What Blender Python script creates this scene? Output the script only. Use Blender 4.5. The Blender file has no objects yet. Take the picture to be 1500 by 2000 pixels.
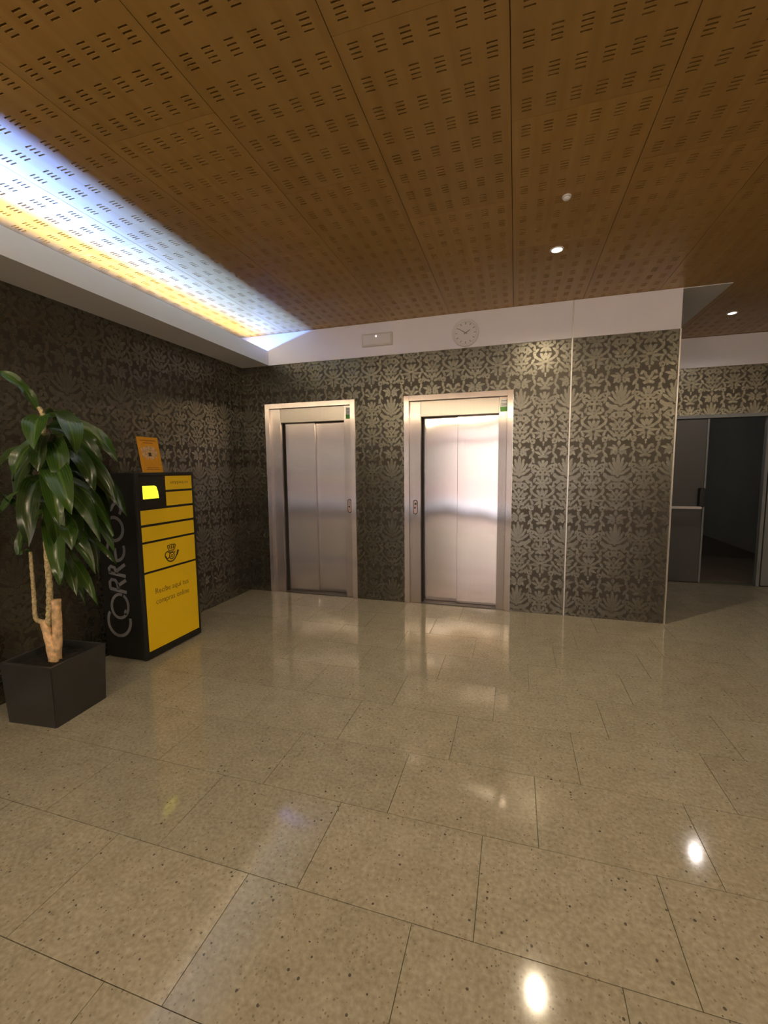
import bpy, bmesh, math, random
from mathutils import Vector, Matrix
random.seed(7)
SC = bpy.context.scene
COL = SC.collection

# ------------------------------------------------------------------ camera
YAW, PITCH, ROLL, FPX = -0.296509, -0.099878, -0.009936, 838.556
cy, sy = math.cos(YAW), math.sin(YAW)
cp, sp = math.cos(PITCH), math.sin(PITCH)
R0 = Vector((cy, -sy, 0))
F0 = Vector((cp*sy, cp*cy, sp))
U0 = Vector((-sp*sy, -sp*cy, cp))
cr, sr = math.cos(ROLL), math.sin(ROLL)
R1, U1 = cr*R0 + sr*U0, cr*U0 - sr*R0
CAM = Vector((0, 0, 1.44))
cd = bpy.data.cameras.new('camera')
cam = bpy.data.objects.new('camera', cd)
COL.objects.link(cam)
m3 = Matrix((R1, U1, -F0)).transposed()
cam.matrix_world = Matrix.Translation(CAM) @ m3.to_4x4()
cd.sensor_fit = 'VERTICAL'
cd.sensor_height = 36.0
cd.lens = FPX/2000.0*36.0
cd.clip_start = 0.05
SC.camera = cam

# ------------------------------------------------------------------ world, exposure
wd = bpy.data.worlds.new('world')
SC.world = wd
wd.use_nodes = True
wn = wd.node_tree
bg = wn.nodes['Background']
sky = wn.nodes.new('ShaderNodeTexSky')
sky.sky_type = 'NISHITA'
sky.sun_disc = False
sky.sun_elevation = math.radians(38)
sky.sun_rotation = math.radians(20)
wn.links.new(sky.outputs[0], bg.inputs[0])
bg.inputs[1].default_value = 0.4
SC.view_settings.view_transform = 'Standard'
SC.view_settings.look = 'None'
SC.view_settings.exposure = 0.78
SC.view_settings.gamma = 1.0
SC.view_settings.use_curve_mapping = False
SC.cycles.max_bounces = 8

# sun over the building, falling on the street and the facade opposite
sd = bpy.data.lights.new('sun', 'SUN')
sd.energy = 4.6
sd.angle = 0.01
sd.color = (1.0, 0.9, 0.8)
so = bpy.data.objects.new('sun', sd)
COL.objects.link(so)
so.rotation_euler = (Vector((0.18, -0.46, -0.87))).to_track_quat('-Z', 'Y').to_euler()

# strip lamps lying in the cove trough along the left wall
def strip_lamp(name, color, energy, loc, direction, w, length, spread):
    l = bpy.data.lights.new(name, 'AREA')
    l.shape = 'RECTANGLE'
    l.size, l.size_y = w, length
    l.color, l.energy, l.spread = color, energy, math.radians(spread)
    o = bpy.data.objects.new(name, l)
    COL.objects.link(o)
    d = Vector(direction).normalized()
    z = -d
    yv = Vector((0, 1, 0))
    x = yv.cross(z).normalized()
    o.matrix_world = Matrix.Translation(loc) @ Matrix((x, yv, z)).transposed().to_4x4()
    return o
strip_lamp('cove_lamp_blue', (0.125, 0.275, 1.0), 112, (-2.93, 0.56, 2.697), (math.cos(math.radians(22)), 0, math.sin(math.radians(22))), 0.012, 7.6, 78)
strip_lamp('cove_lamp_warm', (1.0, 0.98, 0.42), 12, (-2.93, 0.56, 2.697), (0.32, 0, 0.95), 0.012, 7.6, 82)

WARM = (1.0, 0.81, 0.57)
COOL = (1.0, 0.88, 0.80)
DOWN = [  # x, y, colour, watts, seen
    (0.247, 3.372, WARM, 46, True),
    (2.030, 5.260, COOL, 14, True),
    (-0.083, 0.90, WARM, 45, True),
    (-2.20, 0.20, WARM, 12, False),
    (3.90, -0.50, WARM, 26, False),
    (-1.90, -1.9, WARM, 24, False),
    (0.10, -1.9, WARM, 24, False),
    (2.50, -1.9, WARM, 24, False),
]

# ------------------------------------------------------------------ helpers
def mat(name, color, rough=0.5, metal=0.0, spec=0.5, coat=0.0, emit=None, estr=0.0, noise=0.0, nscale=8.0, bump=0.0, bscale=60.0):
    m = bpy.data.materials.new(name)
    m.use_nodes = True
    nt = m.node_tree
    b = nt.nodes['Principled BSDF']
    b.inputs['Base Color'].default_value = (*color, 1)
    b.inputs['Roughness'].default_value = rough
    b.inputs['Metallic'].default_value = metal
    b.inputs['Specular IOR Level'].default_value = spec
    b.inputs['Coat Weight'].default_value = coat
    if emit:
        b.inputs['Emission Color'].default_value = (*emit, 1)
        b.inputs['Emission Strength'].default_value = estr
    geo = None
    if noise or bump:
        geo = nt.nodes.new('ShaderNodeNewGeometry')
    if noise:
        n = nt.nodes.new('ShaderNodeTexNoise')
        n.inputs['Scale'].default_value = nscale
        n.inputs['Detail'].default_value = 4
        nt.links.new(geo.outputs['Position'], n.inputs['Vector'])
        mr = nt.nodes.new('ShaderNodeMapRange')
        mr.inputs[1].default_value, mr.inputs[2].default_value = 0.3, 0.7
        mr.inputs[3].default_value, mr.inputs[4].default_value = 1-noise, 1+noise
        nt.links.new(n.outputs[0], mr.inputs[0])
        mx = nt.nodes.new('ShaderNodeVectorMath')
        mx.operation = 'SCALE'
        mx.inputs[0].default_value = color
        nt.links.new(mr.outputs[0], mx.inputs['Scale'])
        nt.links.new(mx.outputs[0], b.inputs['Base Color'])
    if bump:
        n = nt.nodes.new('ShaderNodeTexNoise')
        n.inputs['Scale'].default_value = bscale
        n.inputs['Detail'].default_value = 2
        nt.links.new(geo.outputs['Position'], n.inputs['Vector'])
        bp = nt.nodes.new('ShaderNodeBump')
        bp.inputs['Strength'].default_value = bump
        bp.inputs['Distance'].default_value = 0.01
        nt.links.new(n.outputs[0], bp.inputs['Height'])
        nt.links.new(bp.outputs[0], b.inputs['Normal'])
    return m

def obj(name, me, m=None, parent=None, loc=None, smooth=False):
    if isinstance(me, bmesh.types.BMesh):
        bm = me
        me = bpy.data.meshes.new(name)
        bm.to_mesh(me)
        bm.free()
    if smooth:
        me.polygons.foreach_set('use_smooth', [True]*len(me.polygons))
    o = bpy.data.objects.new(name, me)
    COL.objects.link(o)
    if m is not None and len(me.materials) == 0:
        me.materials.append(m)
    if loc is not None:
        o.location = loc
    if parent is not None:
        o.parent = parent
    return o

def thing(name, label, cat, loc, group=None, rotz=0.0):
    o = bpy.data.objects.new(name, None)
    COL.objects.link(o)
    o.empty_display_size = 0.1
    o.location = loc
    o.rotation_euler = (0, 0, rotz)
    o['label'], o['category'] = label, cat
    if group:
        o['group'] = group
    return o

def tag(o, label, cat, group=None):
    o['label'], o['category'] = label, cat
    if group:
        o['group'] = group
    return o

def struct(o):
    o['kind'] = 'structure'
    return o

def add_box(bm, x0, x1, y0, y1, z0, z1):
    vs = [bm.verts.new(c) for c in ((x0, y0, z0), (x1, y0, z0), (x1, y1, z0), (x0, y1, z0), (x0, y0, z1), (x1, y0, z1), (x1, y1, z1), (x0, y1, z1))]
    for f in ((0, 3, 2, 1), (4, 5, 6, 7), (0, 1, 5, 4), (1, 2, 6, 5), (2, 3, 7, 6), (3, 0, 4, 7)):
        bm.faces.new([vs[i] for i in f])
    return vs

def box(x0, x1, y0, y1, z0, z1, bev=0.0, seg=1):
    bm = bmesh.new()
    add_box(bm, x0, x1, y0, y1, z0, z1)
    if bev:
        bmesh.ops.bevel(bm, geom=bm.edges[:], offset=bev, segments=seg, affect='EDGES', profile=0.5)
    return bm

def boxes(lst):
    bm = bmesh.new()
    for b in lst:
        add_box(bm, *b)
    return bm

def lathe(prof, n=32, axis='Z'):
    """prof: list of (r, h) from start to end; closed at r=0 ends."""
    bm = bmesh.new()
    rings = []
    for r, h in prof:
        if r < 1e-6:
            rings.append([bm.verts.new((0, 0, h))])
        else:
            rings.append([bm.verts.new((r*math.cos(2*math.pi*i/n), r*math.sin(2*math.pi*i/n), h)) for i in range(n)])
    for a, b in zip(rings[:-1], rings[1:]):
        for i in range(n):
            j = (i+1) % n
            if len(a) == 1 and len(b) == 1:
                continue
            if len(a) == 1:
                bm.faces.new((a[0], b[j], b[i]))
            elif len(b) == 1:
                bm.faces.new((a[i], a[j], b[0]))
            else:
                bm.faces.new((a[i], a[j], b[j], b[i]))
    bmesh.ops.recalc_face_normals(bm, faces=bm.faces[:])
    if axis == 'Y':      # h runs along -Y (out of the back wall)
        bmesh.ops.rotate(bm, verts=bm.verts[:], cent=(0, 0, 0), matrix=Matrix.Rotation(math.pi/2, 3, 'X'))
    return bm

def tube(pts, radii, n=8, cap=True):
    bm = bmesh.new()
    P = [Vector(p) for p in pts]
    rings = []
    ref = Vector((0.3, 0.9, 0.2))
    for i, p in enumerate(P):
        t = (P[min(i+1, len(P)-1)] - P[max(i-1, 0)]).normalized()
        a = t.cross(ref).normalized()
        b = t.cross(a).normalized()
        r = radii[i] if hasattr(radii, '__len__') else radii
        rings.append([bm.verts.new(p + r*(math.cos(2*math.pi*k/n)*a + math.sin(2*math.pi*k/n)*b)) for k in range(n)])
    for A, B in zip(rings[:-1], rings[1:]):
        for k in range(n):
            bm.faces.new((A[k], A[(k+1) % n], B[(k+1) % n], B[k]))
    if cap:
        bm.faces.new(rings[0][::-1])
        bm.faces.new(rings[-1])
    bmesh.ops.recalc_face_normals(bm, faces=bm.faces[:])
    return bm

def smooth_path(pts, n=8):
    """Catmull-Rom through pts."""
    P = [Vector(p) for p in pts]
    out = []
    for i in range(len(P)-1):
        p0, p1, p2, p3 = P[max(i-1, 0)], P[i], P[i+1], P[min(i+2, len(P)-1)]
        for k in range(n):
            t = k/n
            out.append(0.5*((2*p1) + (p2-p0)*t + (2*p0-5*p1+4*p2-p3)*t*t + (3*p1-p0-3*p2+p3)*t**3))
    out.append(P[-1])
    return out

def ribbon(bm, pts, width, origin, ux, uy, thick, closed=False):
    """A flat stroke of given width along 2-D pts, on the plane origin + a*ux + b*uy, raised by thick along ux x uy."""
    nrm = ux.cross(uy).normalized()
    n = len(pts)
    L, Rr = [], []
    for i, p in enumerate(pts):
        a = Vector(pts[(i-1) % n] if closed else pts[max(i-1, 0)])
        c = Vector(pts[(i+1) % n] if closed else pts[min(i+1, n-1)])
        t = (c-a)
        t = t.normalized() if t.length > 1e-9 else Vector((1, 0))
        nn = Vector((-t.y, t.x))
        w = width[i] if hasattr(width, '__len__') else width
        l, r = Vector(p)+nn*w/2, Vector(p)-nn*w/2
        L.append([bm.verts.new(origin+ux*l.x+uy*l.y+nrm*h) for h in (0, thick)])
        Rr.append([bm.verts.new(origin+ux*r.x+uy*r.y+nrm*h) for h in (0, thick)])
    rng = range(n if closed else n-1)
    for i in rng:
        j = (i+1) % n
        bm.faces.new((L[i][1], Rr[i][1], Rr[j][1], L[j][1]))
        bm.faces.new((L[i][0], L[j][0], Rr[j][0], Rr[i][0]))
        bm.faces.new((L[i][0], L[i][1], L[j][1], L[j][0]))
        bm.faces.new((Rr[i][0], Rr[j][0], Rr[j][1], Rr[i][1]))
    if not closed:
        bm.faces.new((L[0][0], Rr[0][0], Rr[0][1], L[0][1]))
        bm.faces.new((L[-1][0], L[-1][1], Rr[-1][1], Rr[-1][0]))

def arc(cx, cyy, rx, ry, a0, a1, n=18, tilt=0.0):
    out = []
    for i in range(n+1):
        a = math.radians(a0+(a1-a0)*i/n)
        x, y = rx*math.cos(a), ry*math.sin(a)
        out.append((cx+x*math.cos(tilt)-y*math.sin(tilt), cyy+x*math.sin(tilt)+y*math.cos(tilt)))
    return out

def text_mesh(s, size, extrude=0.0006, align='CENTER', offset=0.0):
    cu = bpy.data.curves.new('text', 'FONT')
    cu.body, cu.size, cu.extrude, cu.align_x, cu.offset = s, size, extrude, align, offset
    cu.resolution_u = 3
    o = bpy.data.objects.new('text', cu)
    COL.objects.link(o)
    bpy.context.view_layer.update()
    me = bpy.data.meshes.new_from_object(o.evaluated_get(bpy.context.evaluated_depsgraph_get()))
    bpy.data.objects.remove(o)
    bpy.data.curves.remove(cu)
    return me

# ------------------------------------------------------------------ materials
M = {}
M['white'] = mat('white_paint', (0.90, 0.86, 0.90), 0.5, noise=0.02, nscale=3)
M['plaster'] = mat('plaster_soffit', (0.78, 0.76, 0.74), 0.6, noise=0.02, nscale=3)
M['trim'] = mat('brushed_trim', (0.72, 0.68, 0.62), 0.35, metal=0.9, noise=0.05, nscale=20)
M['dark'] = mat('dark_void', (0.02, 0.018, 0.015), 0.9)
M['fleece'] = mat('acoustic_fleece', (0.12, 0.064, 0.024), 0.95, noise=0.1, nscale=40)
M['black'] = mat('black_powder_coat', (0.012, 0.012, 0.011), 0.45, noise=0.15, nscale=30, bump=0.1, bscale=300)
M['yellow'] = mat('yellow_lacquer', (0.95, 0.63, 0.006), 0.35, noise=0.015, nscale=5)
M['yellowdark'] = mat('amber_lacquer', (0.70, 0.36, 0.012), 0.35, noise=0.015, nscale=5)
M['greyletter'] = mat('grey_vinyl', (0.20, 0.20, 0.21), 0.5, noise=0.04, nscale=12)
M['ink'] = mat('dark_ink', (0.05, 0.035, 0.01), 0.6, noise=0.1, nscale=50)
M['inksoft'] = mat('brown_ink', (0.19, 0.105, 0.008), 0.6, noise=0.1, nscale=50)
M['screen'] = mat('lit_screen', (0.1, 0.1, 0.0), 0.3, emit=(1.0, 0.93, 0.03), estr=1.05, noise=0.05)
M['screenink'] = mat('screen_text', (0.1, 0.1, 0.0), 0.4, emit=(0.62, 0.52, 0.02), estr=0.9, noise=0.05)
M['screenpanel'] = mat('smoked_panel', (0.018, 0.017, 0.015), 0.3, noise=0.1, nscale=20)
M['orange'] = mat('orange_print', (0.80, 0.37, 0.012), 0.45, noise=0.05, nscale=40)
M['orangeink'] = mat('orange_ink', (0.42, 0.15, 0.01), 0.5, noise=0.1, nscale=60)
M['pale'] = mat('pale_print', (0.72, 0.45, 0.22), 0.5, noise=0.35, nscale=60)
M['pot'] = mat('grey_planter', (0.034, 0.034, 0.032), 0.33, noise=0.12, nscale=8, bump=0.05, bscale=120)
M['soil'] = mat('potting_soil', (0.012, 0.009, 0.006), 0.95, noise=0.5, nscale=60, bump=0.9, bscale=60)
M['cane'] = mat('cane_bark', (0.78, 0.52, 0.27), 0.5, noise=0.35, nscale=35, bump=0.5, bscale=70)
M['stem'] = mat('green_stem', (0.55, 0.44, 0.22), 0.6, noise=0.5, nscale=90, bump=0.6, bscale=120)
M['plastic'] = mat('white_plastic', (0.82, 0.78, 0.77), 0.4, noise=0.02)
M['plastic2'] = mat('cream_plastic', (0.70, 0.64, 0.58), 0.35, noise=0.03)
M['clockface'] = mat('clock_face', (0.80, 0.76, 0.76), 0.4, noise=0.02)
M['clockink'] = mat('clock_ink', (0.30, 0.27, 0.26), 0.5, noise=0.05)
M['chrome'] = mat('polished_steel', (0.75, 0.72, 0.70), 0.15, metal=1.0, noise=0.02)
M['green'] = mat('green_print', (0.12, 0.38, 0.06), 0.5, noise=0.05, nscale=40)
M['card'] = mat('white_card', (0.75, 0.75, 0.72), 0.5, noise=0.03, nscale=40)
M['plate'] = mat('button_plate', (0.22, 0.15, 0.14), 0.25, metal=0.7, noise=0.05)
M['plateface'] = mat('button_plate_face', (0.62, 0.50, 0.47), 0.35, metal=0.6, noise=0.05)
M['firedoor'] = mat('grey_fire_door', (0.085, 0.082, 0.076), 0.45, noise=0.04, nscale=3)
M['fireframe'] = mat('grey_door_frame', (0.22, 0.23, 0.22), 0.45, noise=0.04, nscale=5)
M['barlight'] = mat('pale_push_bar', (0.72, 0.66, 0.60), 0.35, noise=0.03)
M['corr'] = mat('corridor_paint', (0.42, 0.42, 0.39), 0.7, noise=0.05, nscale=2)
M['corrfloor'] = mat('corridor_floor', (0.16, 0.12, 0.09), 0.4, noise=0.1, nscale=4)
M['lens'] = mat('lamp_lens_warm', (0.8, 0.8, 0.8), 0.4, emit=(1.0, 0.86, 0.62), estr=7, noise=0.01)
M['opal'] = mat('fill_globe_glass', (0.8, 0.78, 0.72), 0.3, emit=(1.0, 0.84, 0.62), estr=1.5, noise=0.01)
M['lenscool'] = mat('lamp_lens_cool', (0.8, 0.8, 0.8), 0.4, emit=(1.0, 0.93, 0.95), estr=5, noise=0.01)
M['led'] = mat('pilot_light', (0.8, 0.8, 0.8), 0.4, emit=(1.0, 0.95, 0.85), estr=1.2, noise=0.01)
M['facade'] = mat('pink_render', (0.80, 0.62, 0.55), 0.8, noise=0.06, nscale=0.7)
M['facadewin'] = mat('shutter', (0.92, 0.86, 0.70), 0.6, noise=0.1, nscale=2)
M['paving'] = mat('street_paving', (0.72, 0.75, 0.80), 0.7, noise=0.04, nscale=2)
M['alu'] = mat('aluminium_frame', (0.35, 0.30, 0.28), 0.4, metal=0.8, noise=0.03)
M['sill'] = mat('threshold_metal', (0.12, 0.11, 0.10), 0.5, metal=0.6, noise=0.1, nscale=30)

def nodes_of(name):
    m = bpy.data.materials.new(name)
    m.use_nodes = True
    return m, m.node_tree, m.node_tree.nodes['Principled BSDF']

def math_node(nt, op, a, b=None, c=None):
    n = nt.nodes.new('ShaderNodeMath')
    n.operation = op
    for i, v in enumerate((a, b, c)):
        if v is None:
            continue
        if isinstance(v, (int, float)):
            n.inputs[i].default_value = v
        else:
            nt.links.new(v, n.inputs[i])
    return n.outputs[0]

# --- damask wallpaper: mirrored repeat 43 x 64 cm drawn with ellipses, rings and a wavy vine
def damask_material():
    m, nt, b = nodes_of('damask_wallpaper')
    geo = nt.nodes.new('ShaderNodeNewGeometry')
    sep = nt.nodes.new('ShaderNodeSeparateXYZ')
    nt.links.new(geo.outputs['Position'], sep.inputs[0])
    s = math_node(nt, 'ADD', sep.outputs[0], sep.outputs[1])
    s = math_node(nt, 'ADD', s, -4.4-0.466+0.43*40)
    u = math_node(nt, 'PINGPONG', math_node(nt, 'MULTIPLY', s, 100), 21.5)
    v = math_node(nt, 'MODULO', math_node(nt, 'MULTIPLY', math_node(nt, 'ADD', sep.outputs[2], -0.815+0.45+6.4), 100), 64.0)
    # slight hand-drawn wobble
    nz = nt.nodes.new('ShaderNodeTexNoise')
    nz.inputs['Scale'].default_value = 0.55
    nz.inputs['Detail'].default_value = 2
    cv = nt.nodes.new('ShaderNodeCombineXYZ')
    nt.links.new(u, cv.inputs[0]); nt.links.new(v, cv.inputs[1])
    nt.links.new(cv.outputs[0], nz.inputs['Vector'])
    sub = nt.nodes.new('ShaderNodeVectorMath'); sub.operation = 'SUBTRACT'
    nt.links.new(nz.outputs['Color'], sub.inputs[0]); sub.inputs[1].default_value = (0.5, 0.5, 0.5)
    scl = nt.nodes.new('ShaderNodeVectorMath'); scl.operation = 'SCALE'
    nt.links.new(sub.outputs[0], scl.inputs[0]); scl.inputs['Scale'].default_value = 3.0
    flat = nt.nodes.new('ShaderNodeVectorMath'); flat.operation = 'MULTIPLY'
    nt.links.new(scl.outputs[0], flat.inputs[0]); flat.inputs[1].default_value = (1, 1, 0)
    add = nt.nodes.new('ShaderNodeVectorMath'); add.operation = 'ADD'
    nt.links.new(cv.outputs[0], add.inputs[0]); nt.links.new(flat.outputs[0], add.inputs[1])
    P = [add.outputs[0]]
    terms, best, count = [], [None], [0]
    def push(x):
        # running minimum; every few terms the coordinates are re-chained so that the shader evaluates in sequence
        best[0] = x if best[0] is None else math_node(nt, 'MINIMUM', best[0], x)
        count[0] += 1
        if count[0] % 6 == 0:
            cb_ = nt.nodes.new('ShaderNodeCombineXYZ')
            nt.links.new(math_node(nt, 'MULTIPLY', best[0], 1e-7), cb_.inputs[2])
            av = nt.nodes.new('ShaderNodeVectorMath'); av.operation = 'ADD'
            nt.links.new(P[0], av.inputs[0]); nt.links.new(cb_.outputs[0], av.inputs[1])
            P[0] = av.outputs[0]
    def ell(cx, cyv, a, bb, rot=0):
        mp = nt.nodes.new('ShaderNodeMapping'); mp.vector_type = 'TEXTURE'
        mp.inputs['Location'].default_value = (cx, cyv, 0)
        mp.inputs['Rotation'].default_value = (0, 0, math.radians(-rot))
        mp.inputs['Scale'].default_value = (a, bb, 1)
        nt.links.new(P[0], mp.inputs['Vector'])
        ln = nt.nodes.new('ShaderNodeVectorMath'); ln.operation = 'LENGTH'
        nt.links.new(mp.outputs[0], ln.inputs[0])
        return ln.outputs['Value']
    def E(cx, cyv, a, bb, rot=0):
        push(ell(cx, cyv, a, bb, rot))
    def RING(cx, cyv, r, w):
        l = ell(cx, cyv, r, r)
        d = math_node(nt, 'ABSOLUTE', math_node(nt, 'ADD', l, -1.0))
        push(math_node(nt, 'MULTIPLY', d, r/w))
    # bouquet column (axis u = 0): tall fan of leaves over a wide acanthus, scrolls and a smaller spray below
    E(0, 48.0, 1.7, 7.0); E(2.9, 46.2, 1.35, 6.0, 14); E(5.2, 43.4, 1.3, 5.0, 30); E(7.2, 40.2, 1.25, 4.2, 50)
    E(1.5, 40.2, 1.5, 3.4, 12); E(4.2, 37.8, 1.4, 3.2, 62); E(0, 36.6, 1.9, 1.9)
    E(4.0, 33.2, 1.9, 3.8, 66); E(7.8, 33.6, 2.0, 3.2, 36); E(10.4, 35.6, 1.7, 2.6, 10); E(8.6, 29.9, 1.5, 3.4, 100); E(1.3, 31.4, 1.5, 2.2)
    RING(3.3, 26.3, 2.2, 1.15); E(0, 26.6, 1.0, 3.2); E(7.2, 25.6, 1.4, 2.9, -34); E(5.6, 22.2, 1.2, 2.4, 60)
    E(0, 20.4, 1.4, 2.4); E(2.6, 18.8, 1.2, 3.4, 34); E(5.6, 17.2, 1.5, 3.4, 60); E(3.2, 13.6, 1.3, 3.6, 80)
    E(0, 13.6, 1.6, 3.0); E(1.9, 9.0, 1.3, 3.4, 24); E(5.4, 9.6, 1.4, 3.8, 48); E(0, 6.2, 1.2, 2.6); E(4.6, 4.6, 1.4, 3.2, 76); E(8.2, 6.2, 1.4, 3.0, 20)
    E(0, 0.6, 1.5, 2.8); E(0, 64.6, 1.5, 2.8); E(2.6, 61.0, 1.4, 3.4, 44); E(6.0, 60.6, 1.3, 3.4, 70); RING(2.6, 57.0, 1.5, 0.95); E(5.6, 56.4, 1.2, 2.4, -20)
    # crest column (axis u = 21.5): bud, heart, diamond flower, large flower
    A = 21.5
    E(A, 47.4, 1.6, 3.6); E(A-2.5, 46.0, 1.2, 3.8, -24); E(A-4.9, 43.4, 1.25, 3.8, -46); E(A-6.8, 40.2, 1.2, 3.2, -70); E(A-1.3, 42.2, 1.7, 1.5)
    RING(A-2.0, 38.4, 1.8, 0.95); E(A-5.0, 36.9, 1.2, 2.6, 30)
    E(A, 33.4, 1.5, 2.9); E(A-2.9, 31.6, 1.35, 3.3, -44); E(A-3.8, 28.4, 1.3, 3.2, -88); E(A-2.6, 25.3, 1.25, 3.2, -136); E(A, 25.0, 1.3, 2.6); E(A-1.0, 29.0, 1.6, 1.5)
    E(A, 19.6, 1.6, 3.2); E(A-2.9, 19.0, 1.3, 3.7, -30); E(A-5.3, 16.4, 1.35, 3.9, -60); E(A-5.8, 12.4, 1.3, 3.9, -92); E(A-4.2, 8.8, 1.3, 3.6, -126); E(A-1.8, 7.0, 1.3, 3.4, -160)
    E(A-1.6, 14.2, 1.8, 1.8); E(A-2.2, 11.0, 1.4, 1.4); E(A, 2.4, 1.0, 2.4)
    E(A-2.4, 60.0, 1.3, 3.8, -22); E(A, 56.6, 1.4, 3.0); E(A-4.8, 57.2, 1.3, 3.4, -56); E(A-2.2, 53.6, 1.2, 2.6, -100); E(A-5.4, 62.6, 1.2, 2.6, 20)
    # leaves and curls that join the columns
    E(12.6, 39.6, 1.25, 3.2, -24); RING(12.6, 44.4, 1.6, 0.9); E(10.2, 46.6, 1.2, 3.2, 30); E(12.6, 50.6, 1.3, 3.6, -20); E(10.6, 54.6, 1.3, 3.2, 30)
    E(12.4, 59.4, 1.2, 3.2, -16); E(11.2, 63.6, 1.2, 2.4); E(11.2, 0.0, 1.2, 2.4); RING(11.6, 4.6, 1.5, 0.9); E(12.2, 10.2, 1.2, 3.2, -20); E(10.2, 14.6, 1.2, 3.2, 30)
    E(11.8, 20.4, 1.25, 3.6, -18); E(13.8, 24.4, 1.1, 2.8, 34); E(11.6, 26.6, 1.2, 2.6, -10); E(14.6, 31.6, 1.2, 3.0, 20)
    t = best[0]
    mr = nt.nodes.new('ShaderNodeMapRange'); mr.interpolation_type = 'SMOOTHSTEP'
    mr.inputs[1].default_value, mr.inputs[2].default_value = 1.12, 0.9
    nt.links.new(t, mr.inputs[0])
    mask = mr.outputs[0]
    # veins inside the foil
    n2 = nt.nodes.new('ShaderNodeTexNoise'); n2.inputs['Scale'].default_value = 90; n2.inputs['Detail'].default_value = 2
    nt.links.new(geo.outputs['Position'], n2.inputs['Vector'])
    mv = nt.nodes.new('ShaderNodeMapRange'); mv.inputs[1].default_value, mv.inputs[2].default_value = 0.35, 0.65
    mv.inputs[3].default_value, mv.inputs[4].default_value = 0.72, 1.0
    nt.links.new(n2.outputs[0], mv.inputs[0])
    foil = math_node(nt, 'MULTIPLY', mask, mv.outputs[0])
    mx = nt.nodes.new('ShaderNodeMix'); mx.data_type = 'RGBA'
    mx.inputs['A'].default_value = (0.072, 0.062, 0.046, 1)
    mx.inputs['B'].default_value = (0.205, 0.195, 0.155, 1)
    nt.links.new(foil, mx.inputs['Factor'])
    nt.links.new(mx.outputs['Result'], b.inputs['Base Color'])
    nt.links.new(math_node(nt, 'MULTIPLY_ADD', mask, 0.40, 0.55), b.inputs['Metallic'])
    nt.links.new(math_node(nt, 'MULTIPLY_ADD', mask, -0.10, 0.37), b.inputs['Roughness'])
    b.inputs['Specular IOR Level'].default_value = 0.4
    n3 = nt.nodes.new('ShaderNodeTexNoise'); n3.inputs['Scale'].default_value = 400
    nt.links.new(geo.outputs['Position'], n3.inputs['Vector'])
    bp = nt.nodes.new('ShaderNodeBump'); bp.inputs['Strength'].default_value = 0.25; bp.inputs['Distance'].default_value = 0.002
    nt.links.new(n3.outputs[0], bp.inputs['Height'])
    nt.links.new(bp.outputs[0], b.inputs['Normal'])
    return m
M['damask'] = damask_material()

# --- lacquered wood veneer for the ceiling
def wood_material():
    m, nt, b = nodes_of('cherry_veneer')
    geo = nt.nodes.new('ShaderNodeNewGeometry')
    oi = nt.nodes.new('ShaderNodeObjectInfo')
    mp = nt.nodes.new('ShaderNodeMapping')
    mp.inputs['Scale'].default_value = (22, 1.4, 22)
    nt.links.new(geo.outputs['Position'], mp.inputs['Vector'])
    ad = nt.nodes.new('ShaderNodeVectorMath'); ad.operation = 'ADD'
    rs = nt.nodes.new('ShaderNodeVectorMath'); rs.operation = 'SCALE'
    rs.inputs[0].default_value = (40, 17, 0)
    nt.links.new(oi.outputs['Random'], rs.inputs['Scale'])
    nt.links.new(mp.outputs[0], ad.inputs[0]); nt.links.new(rs.outputs[0], ad.inputs[1])
    n = nt.nodes.new('ShaderNodeTexNoise'); n.inputs['Scale'].default_value = 1.0; n.inputs['Detail'].default_value = 6
    nt.links.new(ad.outputs[0], n.inputs['Vector'])
    rp = nt.nodes.new('ShaderNodeValToRGB')
    e = rp.color_ramp.elements
    e[0].position, e[0].color = 0.25, (0.40, 0.222, 0.056, 1)
    e[1].position, e[1].color = 0.75, (0.50, 0.300, 0.090, 1)
    nt.links.new(n.outputs[0], rp.inputs[0])
    hs = nt.nodes.new('ShaderNodeHueSaturation')
    nt.links.new(rp.outputs[0], hs.inputs['Color'])
    mr = nt.nodes.new('ShaderNodeMapRange'); mr.inputs[3].default_value, mr.inputs[4].default_value = 0.93, 1.07
    nt.links.new(oi.outputs['Random'], mr.inputs[0])
    nt.links.new(mr.outputs[0], hs.inputs['Value'])
    nt.links.new(hs.outputs[0], b.inputs['Base Color'])
    b.inputs['Roughness'].default_value = 0.34
    b.inputs['Specular IOR Level'].default_value = 0.5
    return m
M['wood'] = wood_material()

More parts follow.
